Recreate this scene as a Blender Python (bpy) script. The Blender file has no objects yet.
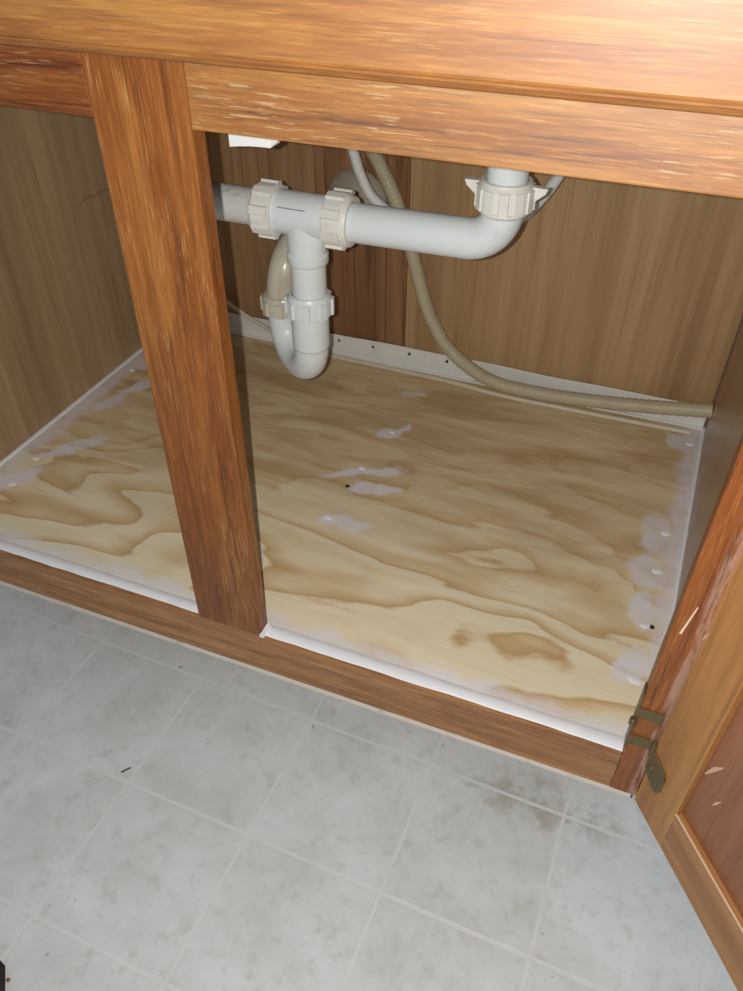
import bpy, bmesh, math, random
from mathutils import Vector, Matrix
random.seed(4)
sc = bpy.context.scene
COL = sc.collection

# ---------------------------------------------------------------- camera
CAM = Vector((0.3768, -0.4521, 0.6462))
AX_R = Vector((0.9306, 0.3660, 0.0034)).normalized()
AX_F = Vector((-0.2772, 0.7107, -0.6466)).normalized()
AX_U = AX_R.cross(AX_F).normalized()
cd = bpy.data.cameras.new('camera')
cd.sensor_fit = 'HORIZONTAL'; cd.sensor_width = 36.0; cd.lens = 777.55*36.0/743.0
cd.clip_start = 0.01
co = bpy.data.objects.new('camera', cd); COL.objects.link(co)
m3 = Matrix((AX_R, AX_U, -AX_F)).transposed()
co.matrix_world = Matrix.Translation(CAM) @ m3.to_4x4()
sc.camera = co

# ---------------------------------------------------------------- light
w = bpy.data.worlds.new('room_light'); sc.world = w; w.use_nodes = True
w.node_tree.nodes['Background'].inputs[0].default_value = (0.80, 0.90, 1.0, 1)
w.node_tree.nodes['Background'].inputs[1].default_value = 0.22
fl = bpy.data.lights.new('phone_flash', 'POINT'); fl.energy = 18.0
fl.color = (1.0, 0.97, 0.92); fl.shadow_soft_size = 0.0025
flo = bpy.data.objects.new('phone_flash', fl); COL.objects.link(flo)
flo.location = CAM - AX_R*0.018 + AX_U*0.003
sc.view_settings.view_transform = 'Standard'; sc.view_settings.look = 'None'
sc.view_settings.gamma = 1.0; sc.view_settings.use_curve_mapping = False
sc.view_settings.exposure = 0.0

# ---------------------------------------------------------------- dimensions
ZF = -0.1623            # vinyl floor; z = 0 is the plywood cabinet floor
HR = 0.0593             # bottom rail height
HT = 0.5024             # underside of upper rail
DEP = 0.577             # cabinet depth
TH = 0.0165             # face frame thickness
XL, XRF, XRB = -0.390, 0.4746, 0.4905
SW = 0.0755             # centre stile width
XR = 0.4506             # right stile inner edge
TOP = 0.70

# ---------------------------------------------------------------- material helpers
def lin(c):
    if len(c) == 4: return c
    f = lambda v: (v/255/12.92) if v/255 <= 0.04045 else ((v/255+0.055)/1.055)**2.4
    return (f(c[0]), f(c[1]), f(c[2]), 1)

def dim(c, k):
    """scale a display colour's reflectance by k, easing its saturation a little"""
    l = lin(c); g = sum(l[:3])/3; return tuple((x*1.0+g*.0)*k for x in l[:3])+(1,)

class NT:
    def __init__(s, name):
        s.m = bpy.data.materials.new(name); s.m.use_nodes = True
        s.t = s.m.node_tree; s.b = s.t.nodes['Principled BSDF']
    def n(s, ty, **kw):
        o = s.t.nodes.new(ty)
        for k, v in kw.items(): setattr(o, k, v)
        return o
    def put(s, sock, v):
        if hasattr(v, 'is_output') or isinstance(v, bpy.types.NodeSocket): s.t.links.new(v, sock)
        elif v is not None: sock.default_value = v
    def coord(s, world=False):
        if world: return s.n('ShaderNodeNewGeometry').outputs['Position']
        return s.n('ShaderNodeTexCoord').outputs['Object']
    def map(s, v, loc=(0,0,0), rot=(0,0,0), scale=(1,1,1), kind='POINT'):
        o = s.n('ShaderNodeMapping', vector_type=kind); s.put(o.inputs['Vector'], v)
        o.inputs['Location'].default_value = loc; o.inputs['Rotation'].default_value = rot
        o.inputs['Scale'].default_value = scale; return o.outputs[0]
    def noise(s, v, scale=1, detail=3, rough=.55, dist=0):
        o = s.n('ShaderNodeTexNoise'); s.put(o.inputs['Vector'], v)
        o.inputs['Scale'].default_value = scale; o.inputs['Detail'].default_value = detail
        o.inputs['Roughness'].default_value = rough; o.inputs['Distortion'].default_value = dist
        return o.outputs[0]
    def math(s, op, a, b=None, c=None, clamp=False):
        o = s.n('ShaderNodeMath', operation=op, use_clamp=clamp)
        for i, v in enumerate((a, b, c)):
            if v is not None: s.put(o.inputs[i], v)
        return o.outputs[0]
    def rng(s, v, a, b, c=0., d=1., smooth=True):
        o = s.n('ShaderNodeMapRange', interpolation_type='SMOOTHSTEP' if smooth else 'LINEAR')
        s.put(o.inputs[0], v)
        for i, x in enumerate((a, b, c, d)): o.inputs[i+1].default_value = x
        return o.outputs[0]
    def ramp(s, v, stops):
        o = s.n('ShaderNodeValToRGB'); s.put(o.inputs[0], v); e = o.color_ramp.elements
        while len(e) < len(stops): e.new(0.5)
        for i, (p, c) in enumerate(stops): e[i].position = p; e[i].color = lin(c)
        return o.outputs[0]
    def mix(s, f, a, b, mode='MIX'):
        o = s.n('ShaderNodeMix', data_type='RGBA', blend_type=mode)
        s.put(o.inputs[0], f)
        s.put(o.inputs[6], a if not isinstance(a, tuple) else lin(a))
        s.put(o.inputs[7], b if not isinstance(b, tuple) else lin(b))
        return o.outputs[2]
    def sep(s, v):
        o = s.n('ShaderNodeSeparateXYZ'); s.put(o.inputs[0], v); return o.outputs
    def bump(s, h, strength=.3, dist=.001):
        o = s.n('ShaderNodeBump'); s.put(o.inputs['Height'], h)
        o.inputs['Strength'].default_value = strength; o.inputs['Distance'].default_value = dist
        s.t.links.new(o.outputs[0], s.b.inputs['Normal'])
    def fin(s, col, rough=.5, spec=.5):
        s.put(s.b.inputs['Base Color'], col if not isinstance(col, tuple) else lin(col))
        s.put(s.b.inputs['Roughness'], rough)
        s.b.inputs['Specular IOR Level'].default_value = spec
        return s.m

def aniso(axis, al, ac):
    return tuple(al if i == 'XYZ'.index(axis) else ac for i in range(3))

def oak(name, axis, light, mid, dark, seed=0, fleck=.0, fleckcol=(226,196,150), rough=.36, pore=.5, spec=.5, smear=None, fmask=(.50,.62), k=.60, hs=.8, coat=0):
    light, mid, dark = [dim(x, k) for x in (light, mid, dark)]; fleckcol = dim(fleckcol, k*.95)
    t = NT(name); c = t.map(t.coord(), loc=(seed*1.37, seed*2.11, seed*.73))
    n1 = t.noise(t.map(c, scale=aniso(axis, 3, 45)), 1, 4, .6, .4)
    f = t.noise(t.map(c, scale=aniso(axis, 1.6, 11)), 1, 1.5, .45, .3)
    ring = t.math('FRACT', t.math('MULTIPLY', f, 9.0))
    ring = t.ramp(ring, [(0, (255,255,255)), (.35, (120,120,120)), (.8, (0,0,0)), (1, (255,255,255))])
    base = t.ramp(n1, [(.28, dark), (.5, mid), (.72, light)])
    base = t.mix(t.math('MULTIPLY', ring, .45), base, dark)
    p = t.noise(t.map(c, scale=aniso(axis, 9, 300)), 1, 3, .6)
    pm = t.rng(p, .52, .66)
    pm2 = t.math('MULTIPLY', pm, t.math('ADD', t.math('MULTIPLY', ring, .7), .3))
    col = t.mix(t.math('MULTIPLY', pm2, pore), base, tuple(x*.3 for x in dark[:3])+(1,))
    hair = t.noise(t.map(c, scale=aniso(axis, 34, 560)), 1, 3, .65)
    col = t.mix(t.rng(hair, .50, .70, 0, .34*hs), col, tuple(min(1, x*1.55+.02) for x in light[:3])+(1,))
    col = t.mix(t.rng(hair, .50, .32, 0, .40*hs), col, tuple(x*.55 for x in dark[:3])+(1,))
    if fleck:
        g = t.noise(t.map(c, scale=aniso(axis, 42, 600)), 1, 3, .55, .2)
        msk = t.noise(t.map(c, scale=aniso(axis, 9, 22)), 1, 3, .6)
        fm = t.math('MULTIPLY', t.rng(g, .565, .635), t.rng(msk, *fmask))
        col = t.mix(t.math('MULTIPLY', fm, fleck), col, fleckcol)
    if smear:
        sx = t.sep(t.coord())[0]
        sn = t.noise(t.map(c, scale=aniso(axis, 20, 160)), 1, 3, .6)
        band = t.math('MULTIPLY', t.rng(sx, smear[0], smear[0]+.004), t.rng(sn, .40, .60))
        col = t.mix(t.math('MULTIPLY', band, smear[1]), col, smear[2])
    t.bump(t.math('SUBTRACT', t.math('MULTIPLY', n1, .3), pm), .12, .0005)
    if coat:
        t.b.inputs['Coat Weight'].default_value = .75; t.b.inputs['Coat Roughness'].default_value = coat; t.b.inputs['Coat IOR'].default_value = 1.8
    return t.fin(col, rough, spec)

def panelwood(name, light, mid, dark, seed, rough=.45, spec=.4, crack=None, streak=.55):
    """printed wood-grain panelling, grain running up"""
    t = NT(name); c0 = t.coord(); c = t.map(c0, loc=(seed*1.9, seed*.8, seed*.31))
    n1 = t.noise(t.map(c, scale=(30, 30, 1.2)), 1, 4, .62, .5)
    n2 = t.noise(t.map(c, scale=(150, 150, 5)), 1, 3, .6, .3)
    n3 = t.noise(t.map(c, scale=(7, 7, .7)), 1, 2, .5, .2)
    s = t.math('ADD', t.math('MULTIPLY', n1, .6), t.math('MULTIPLY', n3, .4))
    col = t.ramp(s, [(.32, dark), (.5, mid), (.68, light)])
    col = t.mix(t.math('MULTIPLY', t.rng(n2, .5, .72), streak), col, dark)
    if crack:
        q = t.sep(c0)
        wob = t.math('MULTIPLY', t.math('SUBTRACT', t.noise(t.map(c0, scale=(25, 25, 25)), 1, 2), .5), .02)
        d = t.math('ABSOLUTE', t.math('SUBTRACT', t.math('ADD', q[2], wob), crack[0]))
        m = t.math('MULTIPLY', t.rng(d, .0008, .0030, 1, 0), t.math('MULTIPLY', t.rng(q[1], crack[1], crack[1]+.03), t.rng(q[1], crack[2], crack[2]+.03, 1, 0)))
        col = t.mix(t.math('MULTIPLY', m, .3), col, tuple(int(x*.5) for x in dark))
    return t.fin(col, rough, spec)

def plain(name, col, rough=.4, spec=.5, var=.0, varcol=None, vscale=30, metal=0, world=False, thr=(.52,.7)):
    t = NT(name)
    c = lin(col)
    t.b.inputs['Metallic'].default_value = metal
    if var:
        n = t.noise(t.coord(world), vscale, 4, .6)
        return t.fin(t.mix(t.math('MULTIPLY', t.rng(n, *thr), var), col, varcol), rough, spec)
    return t.fin(col, rough, spec)

def plywood_mat():
    t = NT('plywood_pine'); c = t.coord(); q = t.sep(c)
    # slow wandering field whose contour lines are the growth rings of rotary-cut pine
    wob = t.noise(t.map(c, loc=(3.1, .4, 0), scale=(3.4, 9.5, 1)), 1, 2.6, .5, .5)
    dx = t.math('MULTIPLY', t.math('SUBTRACT', q[0], .085), 1.75)
    dy = t.math('MULTIPLY', t.math('SUBTRACT', q[1], .015), 5.6)
    rad = t.math('SQRT', t.math('ADD', t.math('MULTIPLY', dx, dx), t.math('MULTIPLY', dy, dy)))
    fine = t.noise(t.map(c, scale=(30, 60, 1)), 1, 3, .6)
    F = t.math('ADD', t.math('MULTIPLY', rad, 2.7), t.math('MULTIPLY', wob, 5.6))
    F = t.math('ADD', F, t.math('MULTIPLY', fine, .16))
    fr = t.math('FRACT', F)
    pale, cream, tan, brown = (245,235,205), (239,224,188), (218,190,145), (200,166,118)
    ringc = t.ramp(fr, [(0, brown), (.10, tan), (.26, (228,207,166)), (.42, cream), (.62, pale), (.93, pale), (.985, tan), (1, brown)])
    # rear of the sheet: tan, blotchy heartwood streaks
    st = t.noise(t.map(c, loc=(.7, 2.2, 0), scale=(5.5, 26, 1)), 1, 5, .62, .8)
    mott = t.ramp(st, [(.30, (182,151,108)), (.44, (201,172,128)), (.56, (219,195,154)), (.70, (233,215,176))])
    e = t.noise(t.map(c, loc=(9, 2, 0), scale=(3, 5, 1)), 1, 3, .5)
    k = t.rng(t.math('ADD', q[1], t.math('MULTIPLY', t.math('SUBTRACT', e, .5), .30)), .06, .42, .22, .85)
    col = t.mix(k, ringc, mott)
    # grain hairs
    h = t.noise(t.map(c, scale=(18, 420, 1)), 1, 3, .6)
    col = t.mix(t.math('MULTIPLY', t.rng(h, .52, .75), .16), col, (150,112,66))
    # thin lilac-white filler smeared over the screw rows and caulk wiped along the edges
    warp = t.n('ShaderNodeVectorMath', operation='ADD')
    wn = t.n('ShaderNodeTexNoise'); t.put(wn.inputs['Vector'], c); wn.inputs['Scale'].default_value = 28; wn.inputs['Detail'].default_value = 4
    sc_ = t.n('ShaderNodeVectorMath', operation='MULTIPLY_ADD'); t.put(sc_.inputs[0], wn.outputs['Color'])
    sc_.inputs[1].default_value = (.036, .036, 0); sc_.inputs[2].default_value = (-.018, -.018, 0)
    t.put(warp.inputs[0], c); t.put(warp.inputs[1], sc_.outputs[0]); wv = warp.outputs[0]
    acc = None
    blobs = [(-.348,.115,.048,.017,62,.9), (-.322,.200,.050,.015,50,.9), (-.343,.315,.034,.015,62,.8), (-.320,.375,.050,.012,55,.9), (-.362,.435,.035,.016,75,.8),
             (.068,.297,.062,.011,27,.95), (.100,.270,.040,.012,18,.9), (.088,.195,.036,.0125,10,.9), (.073,.396,.024,.014,20,.9), (.088,.408,.018,.008,70,.8), (.070,.502,.022,.011,10,.5),
             (.448,.318,.045,.020,92,.75), (.447,.250,.030,.024,95,.75), (.447,.188,.034,.016,92,.85), (.447,.105,.036,.017,60,.85), (.458,.525,.020,.018,100,.8), (.330,.62,.03,.01,0,.3)]
    for (x, y, a, b, ang, al) in blobs:
        v = t.map(wv, loc=(x, y, 0), rot=(0, 0, math.radians(ang)), scale=(a, b, 1), kind='TEXTURE')
        vm = t.n('ShaderNodeVectorMath', operation='MULTIPLY'); t.put(vm.inputs[0], v); vm.inputs[1].default_value = (1, 1, 0)
        ln = t.n('ShaderNodeVectorMath', operation='LENGTH'); t.put(ln.inputs[0], vm.outputs[0])
        r = t.rng(ln.outputs['Value'], .60, 1.10, al, 0)
        acc = r if acc is None else t.math('MAXIMUM', acc, r)
    ws = t.sep(wv)
    for sock, a, b, c0, c1 in ((ws[1], .020, .042, .75, 0), (ws[0], -.374, -.352, .75, 0), (ws[0], .450, .470, 0, .75)):
        acc = t.math('MAXIMUM', acc, t.rng(sock, a, b, c0, c1))
    tex = t.noise(t.map(c, scale=(40, 60, 1)), 1, 4, .6)
    acc = t.math('MULTIPLY', acc, t.rng(tex, .25, .6, .55, 1))
    col = t.mix(t.math('MULTIPLY', acc, .92), col, (234,233,243))
    t.bump(t.math('ADD', h, acc), .12, .0006)
    return t.fin(col, .55, .35)

def tile_mat():
    t = NT('vinyl_tile'); p = t.coord(True)
    a = t.noise(p, 14, 5, .65, .3); b = t.noise(p, 70, 4, .65); d = t.noise(p, 5, 3, .55)
    col = t.ramp(a, [(.3, (200,204,204)), (.5, (212,217,219)), (.7, (222,226,230))])
    col = t.mix(t.math('MULTIPLY', t.rng(b, .5, .72), .40), col, (182,179,168))
    col = t.mix(t.math('MULTIPLY', t.rng(d, .52, .74), .25), col, (190,196,188))
    q = t.sep(p)
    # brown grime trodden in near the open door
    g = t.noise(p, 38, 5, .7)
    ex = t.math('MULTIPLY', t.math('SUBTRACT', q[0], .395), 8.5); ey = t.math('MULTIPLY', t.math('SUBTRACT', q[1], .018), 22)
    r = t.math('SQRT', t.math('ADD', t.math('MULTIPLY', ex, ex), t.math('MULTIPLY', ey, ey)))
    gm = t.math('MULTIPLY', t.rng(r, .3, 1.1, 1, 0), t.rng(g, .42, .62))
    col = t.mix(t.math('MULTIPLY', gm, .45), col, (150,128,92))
    sp = t.noise(p, 120, 3, .5); sm = t.noise(p, 6, 2, .5)
    dots = t.math('MULTIPLY', t.rng(sp, .70, .76), t.rng(sm, .5, .6))
    col = t.mix(t.math('MULTIPLY', dots, .55), col, (96,88,74))
    t.bump(b, .10, .0005)
    return t.fin(col, .42, .4)

def hose_mat(name, col):
    return plain(name, col, .45, .4, .35, tuple(int(x*.85) for x in col), 40)

M = {}
M['oak_front'] = oak('oak_drawer_front', 'X', (220,156,66), (202,128,40), (172,98,26), 1, .40, (238,206,150), .52, .35, .5, fmask=(.52,.68), k=.55, coat=.54)
M['oak_rail_r'] = oak('oak_rail_worn', 'X', (214,150,62), (194,122,38), (154,86,22), 3.3, .66, (240,206,150), .52, .70, .5, fmask=(.42,.56), k=.56, coat=.54)
M['oak_rail_l'] = oak('oak_rail_red', 'X', (196,122,58), (168,96,40), (132,68,26), 5.1, .55, (222,182,138), .42, .7, fmask=(.47,.60), k=.55)
M['oak_stile'] = oak('oak_stile', 'Z', (196,128,60), (172,102,44), (138,76,32), 2.2, .50, (234,186,120), .38, .55, fmask=(.47,.60), k=.62)
M['oak_bottom'] = oak('oak_bottom_rail', 'X', (204,152,100), (182,128,78), (152,100,58), 7.7, .2, (222,184,140), .42, .6, fmask=(.55,.7), k=.85)
M['oak_stile_r'] = oak('oak_right_stile', 'Z', (204,128,56), (178,100,38), (140,72,26), 9.4, .3, (226,184,136), .38, .7, smear=(.4655, .50, (205,170,150)), k=.64)
M['oak_door_v'] = oak('oak_door_stile', 'Z', (204,150,90), (188,132,74), (164,110,60), 11.2, .0, rough=.42, pore=.35, k=.95, hs=.3)
M['oak_door_h'] = oak('oak_door_rail', 'X', (198,146,92), (182,128,76), (160,108,60), 12.6, .0, rough=.42, pore=.35, k=.95, hs=.3)
M['door_panel'] = oak('door_panel_wood', 'Z', (172,118,82), (156,102,70), (138,88,58), 14.3, .0, rough=.45, pore=.3, k=.95, hs=.3)
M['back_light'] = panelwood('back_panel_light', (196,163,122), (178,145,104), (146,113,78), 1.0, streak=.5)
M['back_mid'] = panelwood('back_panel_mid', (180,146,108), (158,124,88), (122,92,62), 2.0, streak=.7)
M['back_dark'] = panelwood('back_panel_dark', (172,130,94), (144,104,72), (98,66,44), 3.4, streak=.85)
M['side_l'] = panelwood('side_panel_left', (188,162,126), (170,143,109), (142,116,86), 5.0, rough=.5, crack=(.262-ZF, .385, .47))
M['side_r'] = panelwood('side_panel_right', (178,146,116), (164,132,104), (146,114,88), 6.0, rough=.30, spec=.5, streak=.3)
M['plywood'] = plywood_mat()
M['carcass'] = plain('raw_board', (150,116,80), .6, .3, .4, (124,92,60), 20)
M['caulk'] = plain('white_caulk', (240,242,246), .45, .4, .25, (206,208,214), 60)
M['caulk_old'] = plain('dingy_caulk', (204,200,190), .5, .4, .5, (160,152,138), 40)
M['floor_base'] = plain('vinyl_joint', (219,221,221), .45, .4, .5, (206,207,204), 25, world=True)
M['tile'] = tile_mat()
M['pvc'] = plain('white_pvc', (226,233,234), .34, .5, .30, (206,210,206), 55, thr=(.56,.72))
M['pvc_grey'] = plain('white_pvc_scuffed', (210,211,206), .36, .5, .55, (140,137,127), 70, thr=(.58,.70))
M['pvc_nut'] = plain('offwhite_nut', (232,230,222), .42, .5, .35, (210,204,190), 45)
M['pvc_old'] = plain('aged_pvc', (204,198,178), .26, .5, .45, (172,162,136), 40)
M['ink'] = plain('dark_print', (140,140,138), .6)
M['white'] = plain('bright_white_plastic', (253,254,254), .35)
M['flange'] = plain('grey_flange', (176,168,152), .5, .4, .5, (140,132,116), 45)
M['strip'] = plain('white_bead_strip', (228,228,222), .4, .4, .3, (206,200,182), 25)
M['hole'] = plain('nail_hole', (56,50,44), .7)
M['hose_a'] = hose_mat('beige_grey_hose', (188,177,150))
M['hose_b'] = hose_mat('light_grey_hose', (220,222,220))
M['tube_c'] = hose_mat('thin_grey_tube', (208,200,178))
M['brass'] = plain('aged_brass', (112,96,64), .42, .5, .5, (78,64,42), 90, metal=.4)
M['chip'] = plain('bare_wood_chip', (236,214,184), .6)
M['chip_and_highlight'] = plain('pale_scratch_and_highlight', (214,180,152), .6)  # pale door scratches, also the painted bevel highlight beside the panel
M['shoe_up'] = plain('blue_canvas', (62,78,102), .8, .2, .5, (44,54,72), 60)
M['shoe_sole'] = plain('dark_rubber', (36,32,40), .7)
M['crumb'] = plain('brown_crumb', (136,112,62), .8)
M['sliver'] = plain('dark_sliver', (66,62,56), .8)

# ---------------------------------------------------------------- mesh helpers
def link(name, bm, mat, parent=None, smooth=False, mw=None, origin=(0,0,0)):
    """verts are given in world coords; stored relative to the parent's origin"""
    bmesh.ops.recalc_face_normals(bm, faces=bm.faces[:])
    o_ = Vector(origin)
    for v in bm.verts: v.co -= o_
    me = bpy.data.meshes.new(name); bm.to_mesh(me); bm.free()
    if smooth:
        for p in me.polygons: p.use_smooth = True
        try: me.set_sharp_from_angle(angle=math.radians(38))
        except Exception: pass
    me.materials.append(M[mat])
    ob = bpy.data.objects.new(name, me); COL.objects.link(ob)
    if parent: ob.parent = parent
    else: ob.location = o_
    return ob

def box(bm, a, b, bev=0.0, seg=2):
    vs = [bm.verts.new((x, y, z)) for x in (a[0], b[0]) for y in (a[1], b[1]) for z in (a[2], b[2])]
    fs = [bm.faces.new([vs[i] for i in f]) for f in ((0,1,3,2),(4,6,7,5),(0,4,5,1),(2,3,7,6),(0,2,6,4),(1,5,7,3))]
    if bev:
        es = set(e for f in fs for e in f.edges)
        bmesh.ops.bevel(bm, geom=list(es), offset=bev, segments=seg, affect='EDGES', profile=.6)

def prism(bm, pts, d, bev=0.0):
    """extrude a polygon (3D points) along vector d"""
    d = Vector(d); a = [bm.verts.new(Vector(p)) for p in pts]; b = [bm.verts.new(Vector(p)+d) for p in pts]
    n = len(pts); fs = [bm.faces.new(a), bm.faces.new(b[::-1])]
    for i in range(n): fs.append(bm.faces.new((a[i], a[(i+1) % n], b[(i+1) % n], b[i])))
    if bev:
        es = set(e for f in fs for e in f.edges)
        bmesh.ops.bevel(bm, geom=list(es), offset=bev, segments=1, affect='EDGES')

def frame(d):
    d = d.normalized(); u = Vector((0,0,1)) if abs(d.z) < .9 else Vector((1,0,0))
    a = d.cross(u).normalized(); return a, d.cross(a).normalized()

def lathe(bm, base, axis, prof, seg=28, cap=True):
    """prof: list of (distance along axis, radius)"""
    base = Vector(base); axis = Vector(axis).normalized(); a, b = frame(axis); rings = []
    for (h, r) in prof:
        rings.append([bm.verts.new(base+axis*h+(a*math.cos(2*math.pi*i/seg)+b*math.sin(2*math.pi*i/seg))*r) for i in range(seg)])
    for p, q in zip(rings, rings[1:]):
        for i in range(seg): bm.faces.new((p[i], p[(i+1) % seg], q[(i+1) % seg], q[i]))
    if cap: bm.faces.new(rings[0][::-1]); bm.faces.new(rings[-1])

def spline(pts, n=10):
    pts = [Vector(p) for p in pts]; out = []
    P = [pts[0]*2-pts[1]] + pts + [pts[-1]*2-pts[-2]]
    for i in range(1, len(P)-2):
        for k in range(n):
            t = k/n; p0, p1, p2, p3 = P[i-1], P[i], P[i+1], P[i+2]
            out.append(.5*((2*p1)+(p2-p0)*t+(2*p0-5*p1+4*p2-p3)*t*t+(3*p1-p0-3*p2+p3)*t**3))
    out.append(pts[-1]); return out

def tube(bm, path, rad, seg=16, cap=True):
    """sweep; rad is a number or function of the 0..1 position"""
    path = [Vector(p) for p in path]; N = len(path); rings = []
    t0 = (path[1]-path[0]).normalized(); a, b = frame(t0)
    for i, p in enumerate(path):
        t = (path[min(i+1, N-1)]-path[max(i-1, 0)]).normalized()
        a = (a-t*a.dot(t)).normalized(); b = t.cross(a)
        r = rad(i/(N-1)) if callable(rad) else rad
        rings.append([bm.verts.new(p+(a*math.cos(2*math.pi*k/seg)+b*math.sin(2*math.pi*k/seg))*r) for k in range(seg)])
    for p, q in zip(rings, rings[1:]):
        for k in range(seg): bm.faces.new((p[k], p[(k+1) % seg], q[(k+1) % seg], q[k]))
    if cap: bm.faces.new(rings[0][::-1]); bm.faces.new(rings[-1])

def thing(name, label, cat, loc=(0,0,0), group=None):
    o = bpy.data.objects.new(name, None); COL.objects.link(o); o.location = loc
    o.empty_display_size = .05
    o['label'] = label; o['category'] = cat
    if group: o['group'] = group
    return o
def tag(o, label, cat, group=None):
    o['label'] = label; o['category'] = cat
    if group: o['group'] = group
    return o
def B(name, mat, parent, a, b, bev=.0, origin=(0,0,0), label=None):
    bm = bmesh.new(); box(bm, a, b, bev); o = link(name, bm, mat, parent, origin=origin)
    if label: o['label'] = label
    return o

# ================================================================ floor (setting)
bm = bmesh.new(); box(bm, (-1.35, -1.35, ZF-.02), (1.75, .75, ZF))
floor = link('floor', bm, 'floor_base'); floor['kind'] = 'structure'
TP, TA = .1524, -.025
ca, sa = math.cos(TA), math.sin(TA)
bm = bmesh.new(); g = .0014
box(bm, (g, g, 0), (TP-g, TP-g, 0.00035))
for v in bm.verts:
    if v.co.z > .0002:
        for k in (0, 1): v.co[k] += .0009 if v.co[k] < TP/2 else -.0009
me = bpy.data.meshes.new('tile'); bm.to_mesh(me); bm.free(); me.materials.append(M['tile'])
x0, y0 = -.0372, .0247
for i in range(-7, 11):
    for j in range(-8, 1):
        o = bpy.data.objects.new('tile', me); COL.objects.link(o); o.parent = floor
        X, Y = x0+i*TP, y0+(j)*TP
        o.location = (X*ca-Y*sa, X*sa+Y*ca, ZF-.0002); o.rotation_euler = (0, 0, TA)

# ================================================================ sink base cabinet
OC = (0, 0, ZF)
cab = thing('sink_cabinet', 'worn oak sink base cabinet standing open with bare plywood bottom', 'cabinet', OC)
def C(name, mat, a, b, bev=.0, label=None, parent=None): return B(name, mat, parent or cab, a, b, bev, OC, label)
# carcass
YZ = [(TH, -HR), (.075, -HR), (.075, ZF), (DEP+.012, ZF), (DEP+.012, TOP), (TH, TOP)]
bm = bmesh.new(); prism(bm, [(XL, y, z) for y, z in YZ], (-.016, 0, 0)); link('side_panel', bm, 'side_l', cab, origin=OC)['label'] = 'grey-brown wood-grain panel at left'
bm = bmesh.new(); prism(bm, [(XRF+(XRB-XRF)*(y-TH)/DEP, y, z) for y, z in YZ], (.016, 0, 0)); link('side_panel', bm, 'side_r', cab, origin=OC)['label'] = 'dark glossy brown panel at right'
backp = C('back_panel', 'carcass', (XL, DEP+.004, ZF), (XRB-.001, DEP+.012, TOP))
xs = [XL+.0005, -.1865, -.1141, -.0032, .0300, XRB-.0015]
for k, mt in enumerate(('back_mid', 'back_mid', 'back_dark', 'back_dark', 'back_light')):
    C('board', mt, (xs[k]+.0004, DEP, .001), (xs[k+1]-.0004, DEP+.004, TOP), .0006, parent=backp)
# children of backp keep cabinet space because backp sits at the cabinet origin
C('unseen_top_blocker', 'carcass', (XL, TH, TOP), (XRB, DEP+.012, TOP+.018))  # unseen lid added to keep overhead light out of the interior
C('toe_kick', 'oak_bottom', (XL, .075, ZF), (XRF, .090, -HR))
# face frame
C('center_stile', 'oak_stile', (0, 0, 0), (SW, TH, TOP), .0014)
C('right_stile', 'oak_stile_r', (XR, 0, -HR), (XR+.056, TH, TOP), .0014)
C('left_stile', 'oak_stile', (-.431, 0, -HR), (-.375, TH, TOP), .0014)
C('upper_rail', 'oak_rail_r', (SW, .0004, HT), (XR, TH, TOP), .0012, 'orange oak rail with worn pale flecks')
C('upper_rail', 'oak_rail_l', (-.375, .0004, HT), (0, TH, TOP), .0012, 'reddish oak rail left of the centre stile')
C('bottom_rail', 'oak_bottom', (-.375, .0004, -HR), (XR, TH, 0), .0016)
# false drawer front: raised field, groove and rounded lip
bm = bmesh.new(); zb = .5432
prof = [(-.0005, zb), (-.0105, zb+.0002), (-.0140, zb+.0018), (-.0166, zb+.0050), (-.0168, zb+.0062), (-.0160, zb+.0070), (-.0194, zb+.0078), (-.0200, zb+.0092), (-.0200, TOP-.006), (-.0005, TOP-.006)]
prism(bm, [(-.42, y, z) for y, z in prof], (.915, 0, 0)); link('false_drawer_front', bm, 'oak_front', cab, origin=OC)
# plywood floor
bm = bmesh.new(); prism(bm, [(XL, TH, -.016), (XRF, TH, -.016), (XRB, DEP, -.016), (XL, DEP, -.016)], (0, 0, .016))
ply = link('plywood_bottom', bm, 'plywood', cab, origin=OC); ply['label'] = 'new pale pine plywood with filler smears'
bm = bmesh.new(); lathe(bm, (0, 0, 0), (0, 0, 1), [(0, .0046), (.0010, .0040), (.0016, .0016)], 12)
sme = bpy.data.meshes.new('filled_screw_head'); bm.to_mesh(sme); bm.free(); sme.materials.append(M['caulk'])
for (x, y, s) in [(-.3529,.1629,1.1), (-.346,.108,1.3), (-.3654,.4041,.9), (.0671,.3066,.9), (.0646,.1997,1.1), (.0758,.399,.9), (.4591,.3251,1.2), (.4556,.2546,1.2), (.4525,.1656,1.), (.451,.0891,1.3), (.4727,.5264,1.1)]:
    o = bpy.data.objects.new('screw_head', sme); COL.objects.link(o); o.parent = ply
    o.location = (x, y, -ZF-.0002); o.scale = (s*1.25, s*.9, .8); o.rotation_euler = (0, 0, random.uniform(-.5, .5))
for (x, y) in [(.0640,.2640), (.4592,.1660)]:
    bm = bmesh.new(); lathe(bm, (x, y, -.0004), (0, 0, 1), [(0, .0030), (.0009, .0030)], 12)
    o = link('screw_hole', bm, 'hole', ply, origin=OC); o['label'] = 'dark open screw hole'
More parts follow.
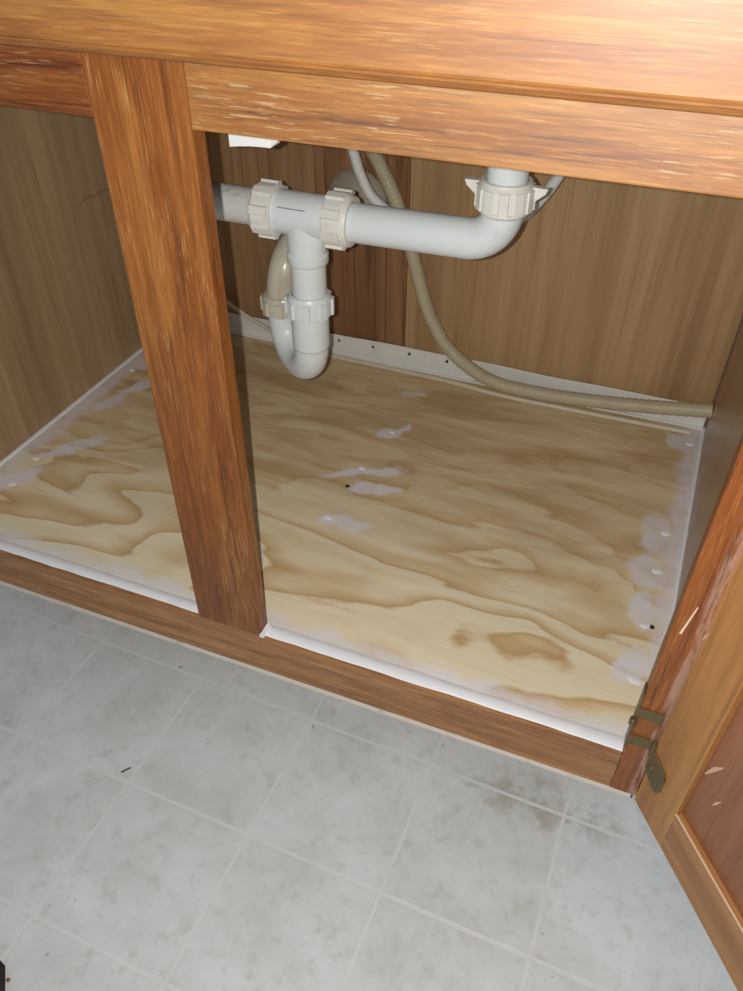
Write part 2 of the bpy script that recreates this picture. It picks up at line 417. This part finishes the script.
# caulk beads
def bead(name, pts, rw, rh, mat='caulk', parent=cab, seed=0, n=40):
    """low wavy bead from a to b lying on z = pts z"""
    a, b = Vector(pts[0]), Vector(pts[1]); d = (b-a).normalized(); s = Vector((0,0,1)).cross(d); bm = bmesh.new(); rows = []
    rd = random.Random(seed); wv = [1.0]*(n+1)
    for i in range(1, n+1): wv[i] = .8*wv[i-1]+.2*rd.uniform(.75, 1.25)
    for i in range(n+1):
        p = a+(b-a)*(i/n); q = wv[i]
        rows.append([bm.verts.new(p+s*x*q+Vector((0,0,z))) for x, z in ((-rw, 0), (-rw*.75, rh*.7), (0, rh), (rw*.75, rh*.7), (rw, 0))])
    for p, q in zip(rows, rows[1:]):
        for k in range(4): bm.faces.new((p[k], p[k+1], q[k+1], q[k]))
        bm.faces.new((p[4], p[0], q[0], q[4]))
    bm.faces.new(rows[0]); bm.faces.new(rows[-1][::-1])
    return link(name, bm, mat, parent, True, origin=OC)
bead('caulk_bead', [(-.375, .0107, .0000), (-.0005, .0107, .0000)], .0074, .0018, seed=1)
bead('caulk_bead', [(SW+.0005, .0107, .0000), (XR-.0005, .0107, .0000)], .0076, .0018, seed=2)
bead('caulk_bead', [(XL+.0015, .018, -.0005), (XL+.0015, DEP-.008, -.0005)], .0036, .0030, seed=3)
bead('caulk_bead', [(XRF-.0005, .018, -.0005), (XRB-.0020, DEP-.008, -.0005)], .0036, .0034, seed=4)
o = bead('caulk_bead', [(SW+.0012, -.0004, -.0005), (SW+.0012, .016, -.0005)], .0028, .0070, seed=5, n=8)
# thin white caulk line at the foot of the bottom rail
bm = bmesh.new(); prism(bm, [(-.375, .0006, -HR+.0005), (-.375, -.0016, -HR-.0002), (-.375, -.0024, -HR-.0022), (-.375, -.0010, -HR-.0034), (-.375, .0060, -HR-.0034), (-.375, .0060, -HR+.0002)], (XR+.020+.375, 0, 0)); link('caulk_bead', bm, 'caulk_old', cab, origin=OC)

# ---------------------------------------------------------------- open door
DA = math.atan2(-.814, .581)                        # direction of the opened leaf in plan
ang = math.radians(-54.5)
hx, hy = .4729, -.0026
door = bpy.data.objects.new('door', None); COL.objects.link(door); door.parent = cab
door.location = (hx, hy, -ZF-.058); door.rotation_euler = (0, 0, ang); door.empty_display_size = .05
door['label'] = 'open cabinet door seen from its inner side'
# door local: +x along the leaf away from the hinge, visible inner face at y = 0 towards -y, body at +y, z up from bottom edge
DW, DH, DT, SWD, RH = .392, .575, .019, .049, .058
def Dl(name, bm, mat, smooth=False, label=None, parent=None):
    o = link(name, bm, mat, parent or door, smooth)
    if label: o['label'] = label
    return o
bm = bmesh.new(); prism(bm, [(.002, 0, 0), (SWD, 0, 0), (SWD, DT, 0), (.032, DT, 0), (.0045, .0018, 0)], (0, 0, DH), .0007); Dl('door_stile', bm, 'oak_door_v')
bm = bmesh.new(); box(bm, (DW-SWD, 0, 0), (DW, DT, DH), .0012); Dl('door_stile', bm, 'oak_door_v')
bm = bmesh.new(); box(bm, (SWD, .0002, 0), (DW-SWD, DT, RH), .0010); Dl('door_rail', bm, 'oak_door_h')
bm = bmesh.new(); box(bm, (SWD, .0002, DH-RH), (DW-SWD, DT, DH), .0010); Dl('door_rail', bm, 'oak_door_h')
bm = bmesh.new(); box(bm, (SWD-.004, .0062, RH-.004), (DW-SWD+.004, .0122, DH-RH+.004)); Dl('door_panel', bm, 'door_panel', label='dark brown recessed panel')
bm = bmesh.new(); prism(bm, [(SWD, .0002, RH-.0010), (SWD, -.0002, RH-.0004), (SWD, .0004, RH+.0003), (SWD, .0014, RH+.0003), (SWD, .0014, RH-.0010)], (DW-2*SWD, 0, 0)); Dl('edge_highlight', bm, 'chip_and_highlight', label='pale strip coloured as the bevel highlight along the panel')  # highlight on the rail's inner bevel, put in as a pale strip
def sliver(pts, wd, mat, y, name='scratch'):
    bm = bmesh.new(); p = [Vector((a, 0, b)) for a, b in pts]
    d = (p[-1]-p[0]).normalized(); nn = Vector((-d.z, 0, d.x)); up = [q+nn*wd*(.4 if i in (0, len(p)-1) else 1) for i, q in enumerate(p)]; lo = [q-nn*wd*(.3 if i in (0, len(p)-1) else 1) for i, q in enumerate(p)]
    prism(bm, [Vector((q.x, y, q.z)) for q in up+lo[::-1]], (0, .0006, 0)); return Dl(name, bm, mat)
sliver([(.0515, .126), (.057, .142), (.0626, .1526)], .0018, 'chip_and_highlight', .0058)
sliver([(.0703, .1098), (.0725, .117), (.0749, .123)], .0011, 'chip_and_highlight', .0058)
sliver([(.0020, .2380), (.0030, .2420), (.0045, .2480)], .0009, 'chip_and_highlight', -.0004)
# long bare-wood chip on the stile next to the hinge edge
bm = bmesh.new(); prism(bm, [(.4572, -.0005, .1752), (.4590, -.0005, .1756), (.4632, -.0005, .2072), (.4624, -.0005, .2080)], (0, .0012, 0)); link('scratch', bm, 'chip', cab, origin=OC)['label'] = 'long pale chip on right stile'
# hinges
def hinge(z):
    hg = bpy.data.objects.new('hinge', None); COL.objects.link(hg); hg.parent = door
    hg.location = (0, 0, 0); hg['label'] = 'aged brass self-closing hinge'
    inv = Matrix.Rotation(-ang, 4, 'Z') @ Matrix.Translation((-hx, -hy, .058))
    bm = bmesh.new()
    # leaf on the stile's inner edge, wrapped over its front by two arms
    box(bm, (XR-.0016, -.0016, z-.012), (XR, .0125, z+.070), .0005)
    box(bm, (XR-.0016, -.0024, z-.002), (.4738, 0, z+.0105), .0006)
    box(bm, (XR-.0016, -.0024, z+.0375), (.4712, 0, z+.0500), .0006)
    lathe(bm, (XR-.0020, -.0018, z+.026), (0, 0, 1), [(0, .0026), (.0008, .0034), (.0080, .0034), (.0088, .0026)], 12)
    lathe(bm, (.4728, -.0034, z-.010), (0, 0, 1), [(0, .0022), (.001, .0027), (.021, .0027), (.022, .0022)], 12)
    # leaf lying on the door's inner face
    for v in bm.verts: v.co = inv @ v.co
    zz = z+.058-.022
    prism(bm, [(.0005, -.0024, zz-.004), (.0005, -.0024, zz+.023), (.0045, -.0024, zz+.025), (.0235, -.0024, zz+.0195), (.0262, -.0024, zz+.013), (.0255, -.0024, zz-.006), (.0225, -.0024, zz-.0125), (.0165, -.0024, zz-.0140), (.0120, -.0024, zz-.010)], (0, .0024, 0), .0006)
    lathe(bm, (.0075, -.0024, zz+.004), (0, -1, 0), [(0, .0036), (.0009, .0032), (.0014, .0015)], 12)
    me = bpy.data.meshes.new('hinge'); bmesh.ops.recalc_face_normals(bm, faces=bm.faces[:]); bm.to_mesh(me); bm.free(); me.materials.append(M['brass'])
    bpy.data.objects.remove(hg)
    o = bpy.data.objects.new('hinge', me); COL.objects.link(o); o.parent = door; o['label'] = 'aged brass hinge'
hinge(.024); hinge(.400)

# ================================================================ drain plumbing
PY, PZ = .285, .341
OD = (.012, PY, .125)
dr = thing('drain_pipe', 'white plastic sink drain with tee and trap hanging in the cabinet', 'drain pipe', OD)
def P(name, bm, mat, label=None, parent=None):
    o = link(name, bm, mat, parent or dr, True, origin=OD)
    if label: o['label'] = label
    return o
def slip_nut(c, axis, ln, rin, rout, mat='pvc_nut', lugs=8, wings=False, lh=.0022, label=None):
    c = Vector(c); axis = Vector(axis).normalized(); a, b = frame(axis); bm = bmesh.new()
    h = ln/2
    lathe(bm, c-axis*h, axis, [(0, rin), (0, rout-.0015), (.0012, rout), (ln*.80, rout), (ln*.88, rout-.0018), (ln, rout-.0030), (ln, rin)], 40, cap=False)
    for k in range(lugs):
        th = 2*math.pi*(k+.35)/lugs; r = a*math.cos(th)+b*math.sin(th); tn = -a*math.sin(th)+b*math.cos(th)
        w2 = rout*.20
        pts = [c-axis*(h-.0008)+tn*s*w2+r*q for s, q in ((-1, rout-.002), (-.75, rout+lh), (.75, rout+lh), (1, rout-.002))]
        prism(bm, pts, axis*(ln*.80-.0008))
    if wings:
        for sgn in (1, -1):
            r = Vector((1, 0, 0))*sgn; tn = Vector((0, 1, 0))
            pts = [c+r*(rout-.002)+axis*(h*.75)-tn*.0035, c+r*(rout+.0125)+axis*(h*.72)-tn*.0035, c+r*(rout+.0105)+axis*(h*.35)-tn*.0035, c+r*(rout-.002)-axis*(h*.45)-tn*.0035]
            prism(bm, pts, tn*.007)
    return P('slip_nut', bm, mat, label)
def arc(c, u, v, R, a0, a1, n=14):
    c, u, v = Vector(c), Vector(u), Vector(v)
    return [c+u*R*math.cos(a0+(a1-a0)*i/n)+v*R*math.sin(a0+(a1-a0)*i/n) for i in range(n+1)]
hp = math.pi/2
# right horizontal tube with its swept elbow
EX = .2235; RB = .034
bm = bmesh.new()
tube(bm, [(.046, PY, PZ-.001), (.12, PY, PZ)]+arc((EX-RB, PY, PZ+.001+RB), (0,0,-1), (1,0,0), RB, 0, hp)+[(EX, PY, PZ+.045)], .0200, 28)
P('elbow_tube', bm, 'pvc')
slip_nut((EX, PY, .3905), (0, 0, 1), .0260, .0200, .0272, 'pvc_nut', 12, True, .0012)
bm = bmesh.new(); lathe(bm, (EX, PY, .3735), (0, 0, 1), [(-.002, .0205), (0, .0232), (.0025, .0240), (.005, .0232)], 32); P('washer_ring', bm, 'pvc_nut')
bm = bmesh.new(); lathe(bm, (EX, PY, .380), (0, 0, 1), [(0, .0194), (.30, .0194)], 28); P('tailpiece', bm, 'pvc')
# left tube running behind the stile, its elbow and tailpiece
LX = -.165
bm = bmesh.new()
tube(bm, [(-.020, PY, PZ), (-.08, PY, PZ)]+arc((LX+RB, PY, PZ+RB), (0,0,-1), (-1,0,0), RB, 0, hp)+[(LX, PY, .68)], .0195, 28)
P('elbow_tube', bm, 'pvc_grey', 'scuffed white tube')
# tee
bm = bmesh.new(); TX = .0110
lathe(bm, (-.040, PY, PZ), (1, 0, 0), [(0, .0222), (.004, .0226), (.096, .0226), (.100, .0222)], 32)
lathe(bm, (TX+.002, PY, PZ), (0, 0, -1), [(0, .0212), (.040, .0212), (.0415, .0232), (.0500, .0232), (.0520, .0222), (.0530, .0205)], 32)
tee = P('tee_fitting', bm, 'pvc')
bm = bmesh.new()
cz, cy = math.sin(math.radians(30)), math.cos(math.radians(30))
box(bm, (-.010, PY-.0226*cy-.0003, PZ+.0226*cz-.0004), (.022, PY-.0226*cy+.002, PZ+.0226*cz+.0005)); P('mould_mark', bm, 'ink', 'thin dark moulded line', tee)
slip_nut((-.0310, PY, PZ), (-1, 0, 0), .0260, .0205, .0275, 'pvc_nut', 8)
slip_nut((.0545, PY, PZ), (1, 0, 0), .0260, .0205, .0278, 'pvc_nut', 8)
# tail down to the trap
bm = bmesh.new(); lathe(bm, (TX+.002, PY, .295), (0, 0, -1), [(0, .0198), (.075, .0198)], 28); P('tailpiece', bm, 'pvc')
slip_nut((TX+.0015, PY, .2400), (0, 0, 1), .0250, .0205, .0258, 'pvc', 8, label='white ribbed nut on the trap inlet')
# trap bend: long inlet leg, U, short outlet leg behind to the left
A = Vector((TX+.001, PY, 0)); R2 = Vector((-.050, .338, 0)); hv = (R2-A); U = hv.length/2; hd = hv.normalized(); zc = .186
bm = bmesh.new()
lathe(bm, (A.x, A.y, .238), (0, 0, -1), [(0, .0222), (.051, .0218), (.0525, .0205), (.056, .0200)], 28, cap=False)
P('trap_socket', bm, 'pvc')
bm = bmesh.new(); mid = (A+R2)/2+Vector((0, 0, zc))
tube(bm, [(A.x, A.y, .205), (A.x, A.y, .195)]+arc(mid, -hd, (0,0,-1), U, 0, math.pi, 22)+[(R2.x, R2.y, .200)], .0203, 28)
P('trap_bend', bm, 'pvc')
slip_nut((R2.x, R2.y, .2060), (0, 0, 1), .0230, .0190, .0258, 'pvc_old', 8, label='yellowed nut behind the trap')
bm = bmesh.new()
tube(bm, spline([(R2.x, R2.y, .198), (R2.x, R2.y, .225), (R2.x+.003, R2.y+.008, .252), (R2.x+.005, R2.y+.035, .270), (R2.x+.003, R2.y+.080, .272), (-.0485, DEP-.004, .252)], 8), .0190, 24)
P('trap_arm', bm, 'pvc_old', 'yellowed curved trap arm')
bm = bmesh.new(); lathe(bm, (-.0485, DEP-.0005, .250), (0, -1, 0), [(0, .046), (.003, .0455), (.010, .040), (.022, .029), (.030, .0225), (.034, .0195)], 36); P('wall_flange', bm, 'flange', 'grey cone flange against the back panel')

# white plastic fitting peeping below the upper rail
OW = (.031, .158, .445)
wf = thing('faucet_nut', 'bright white plastic wing nut peeking below the upper oak rail', 'plumbing nut', OW)
bm = bmesh.new(); prism(bm, [(.0110, .150, .4448), (.0110, .150, .4700), (.0505, .150, .4700), (.0505, .150, .4478), (.0315, .150, .4482)], (0, .018, 0), .0006); link('wing', bm, 'white', wf, origin=OW)
bm = bmesh.new(); prism(bm, [(.0505, .1505, .4488), (.0505, .1675, .4488), (.0560, .1640, .4530), (.0560, .1540, .4530)], (0, 0, .016)); link('wing_tip', bm, 'pvc_nut', wf, origin=OW)
bm = bmesh.new(); lathe(bm, (.031, .159, .468), (0, 0, 1), [(0, .008), (.22, .008)], 16); link('stem', bm, 'pvc', wf, True, origin=OW)

# ================================================================ hoses
bm = bmesh.new()
pa = spline([(-.040, .548, .46), (-.0300, .548, .375), (-.0211, .549, .3428), (-.004, .550, .3133), (.0214, .551, .2638), (.0456, .552, .197), (.0725, .551, .1178), (.1056, .548, .0670), (.148, .546, .0370), (.192, .546, .0215), (.255, .547, .0190), (.325, .549, .0225), (.40, .551, .0300), (.4890, .552, .0430)], 26)
n_ = len(pa)
tube(bm, pa, lambda t: .0098+.0005*math.sin(t*n_*2.1), 14)
h = link('drain_hose', bm, 'hose_a', None, True, origin=(.192, .546, 0)); tag(h, 'beige ribbed drain hose curving down and along the cabinet back', 'hose')
bm = bmesh.new()
tube(bm, spline([(-.040, .49, .44), (-.0300, .498, .372), (-.0217, .50, .3439), (-.0096, .50, .3109), (.012, .50, .2828), (.068, .50, .2560), (.148, .50, .2600), (.200, .50, .2887), (.2213, .50, .3134), (.2390, .50, .3440), (.262, .495, .40), (.27, .49, .46)], 10), .0068, 14)
h = link('sprayer_hose', bm, 'hose_b', None, True, origin=(.068, .5, .25)); tag(h, 'smooth pale grey hose looping behind the horizontal drain tube', 'hose')
bm = bmesh.new()
tube(bm, spline([(-.375, .562, .135), (-.33, .562, .100), (-.283, .561, .0674), (-.234, .560, .0405), (-.177, .559, .0185), (-.1465, .557, .0065), (-.087, .556, .0040), (.03, .554, .0040), (.12, .551, .0040), (.20, .543, .0040), (.30, .544, .0040), (.40, .546, .0042), (.470, .548, .0045)], 8), .0036, 10)
h = link('water_tube', bm, 'tube_c', None, True, origin=(.03, .555, 0)); tag(h, 'thin tan water tube lying along the rear edge of the plywood', 'tube')

# white bead strip standing along the back of the plywood
OS = (.09, .572, 0)
st = thing('edge_strip', 'white perforated edge strip standing against the back panel', 'trim strip', OS)
bm = bmesh.new(); N = 40; rows = []
for i in range(N+1):
    x = -.380+(XRB-.004+.380)*i/N; yy = .5715+.0012*math.sin(i*.35)
    top = .0355+.0006*math.sin(i*.8)
    rows.append([bm.verts.new(p) for p in ((x, yy-.006, .0004), (x, yy-.0055, .0022), (x, yy-.0008, .0034), (x, yy, top-.0008), (x, yy+.0006, top), (x, yy+.0022, top), (x, yy+.0022, .0004))])
for p, q in zip(rows, rows[1:]):
    for k in range(7): bm.faces.new((p[k], p[(k+1) % 7], q[(k+1) % 7], q[k]))
bm.faces.new(rows[0]); bm.faces.new(rows[-1][::-1])
link('strip', bm, 'strip', st, origin=OS)
for k, x in enumerate((-.0792, -.0204, .0404, .1021)):
    bm = bmesh.new(); lathe(bm, (x, .5730, .0262), (0, -1, 0), [(0, .0021), (.0033, .0021)], 12); link('nail_hole', bm, 'hole', st, origin=OS)

# ================================================================ small things on the vinyl
OSH = (-.155, -.364, ZF+.001)
sh = thing('shoe', 'dark blue shoe toe at the bottom left of the vinyl floor', 'shoe', OSH)
def shoe_ring(x, hw, z0, z1):
    return [(x+.025, -.364+hw*math.cos(a), z0+(z1-z0)*(.5+.5*math.sin(a))) for a in [2*math.pi*k/16 for k in range(16)]]
def loft(bm, rings):
    R_ = [[bm.verts.new(p) for p in r] for r in rings]
    for p, q in zip(R_, R_[1:]):
        for i in range(16): bm.faces.new((p[i], p[(i+1) % 16], q[(i+1) % 16], q[i]))
    bm.faces.new(R_[0][::-1]); bm.faces.new(R_[-1])
z = ZF+.0012
bm = bmesh.new(); loft(bm, [shoe_ring(x, hw, z+.009, z+t) for x, hw, t in ((-.325, .020, .06), (-.315, .032, .085), (-.25, .036, .085), (-.17, .040, .065), (-.09, .044, .045), (-.062, .036, .038), (-.050, .022, .030), (-.046, .008, .022))]); link('upper', bm, 'shoe_up', sh, True, origin=OSH)
bm = bmesh.new(); loft(bm, [shoe_ring(x, hw, z, z+.014) for x, hw in ((-.330, .018), (-.318, .034), (-.25, .038), (-.17, .042), (-.09, .046), (-.060, .038), (-.046, .022), (-.042, .008))]); link('sole', bm, 'shoe_sole', sh, True, origin=OSH)
bm = bmesh.new(); bmesh.ops.create_icosphere(bm, subdivisions=1, radius=.0022, matrix=Matrix.Translation((-.027, -.3336, ZF+.0028)))
for v in bm.verts: v.co.x += random.uniform(-.0006, .0006); v.co.y += random.uniform(-.0006, .0006)
tag(link('crumb', bm, 'crumb', origin=(-.027, -.3336, ZF+.001)), 'tiny brown crumb on the vinyl beside the blue shoe toe', 'crumb')
bm = bmesh.new(); prism(bm, [(-.0555, -.1190, ZF+.0010), (-.0540, -.1195, ZF+.0010), (-.0480, -.1110, ZF+.0010), (-.0485, -.1098, ZF+.0010), (-.0510, -.1130, ZF+.0010)], (0, 0, .0012))
tag(link('debris_sliver', bm, 'sliver', origin=(-.051, -.1141, ZF+.001)), 'dark thin sliver of debris lying on a vinyl tile joint', 'debris')
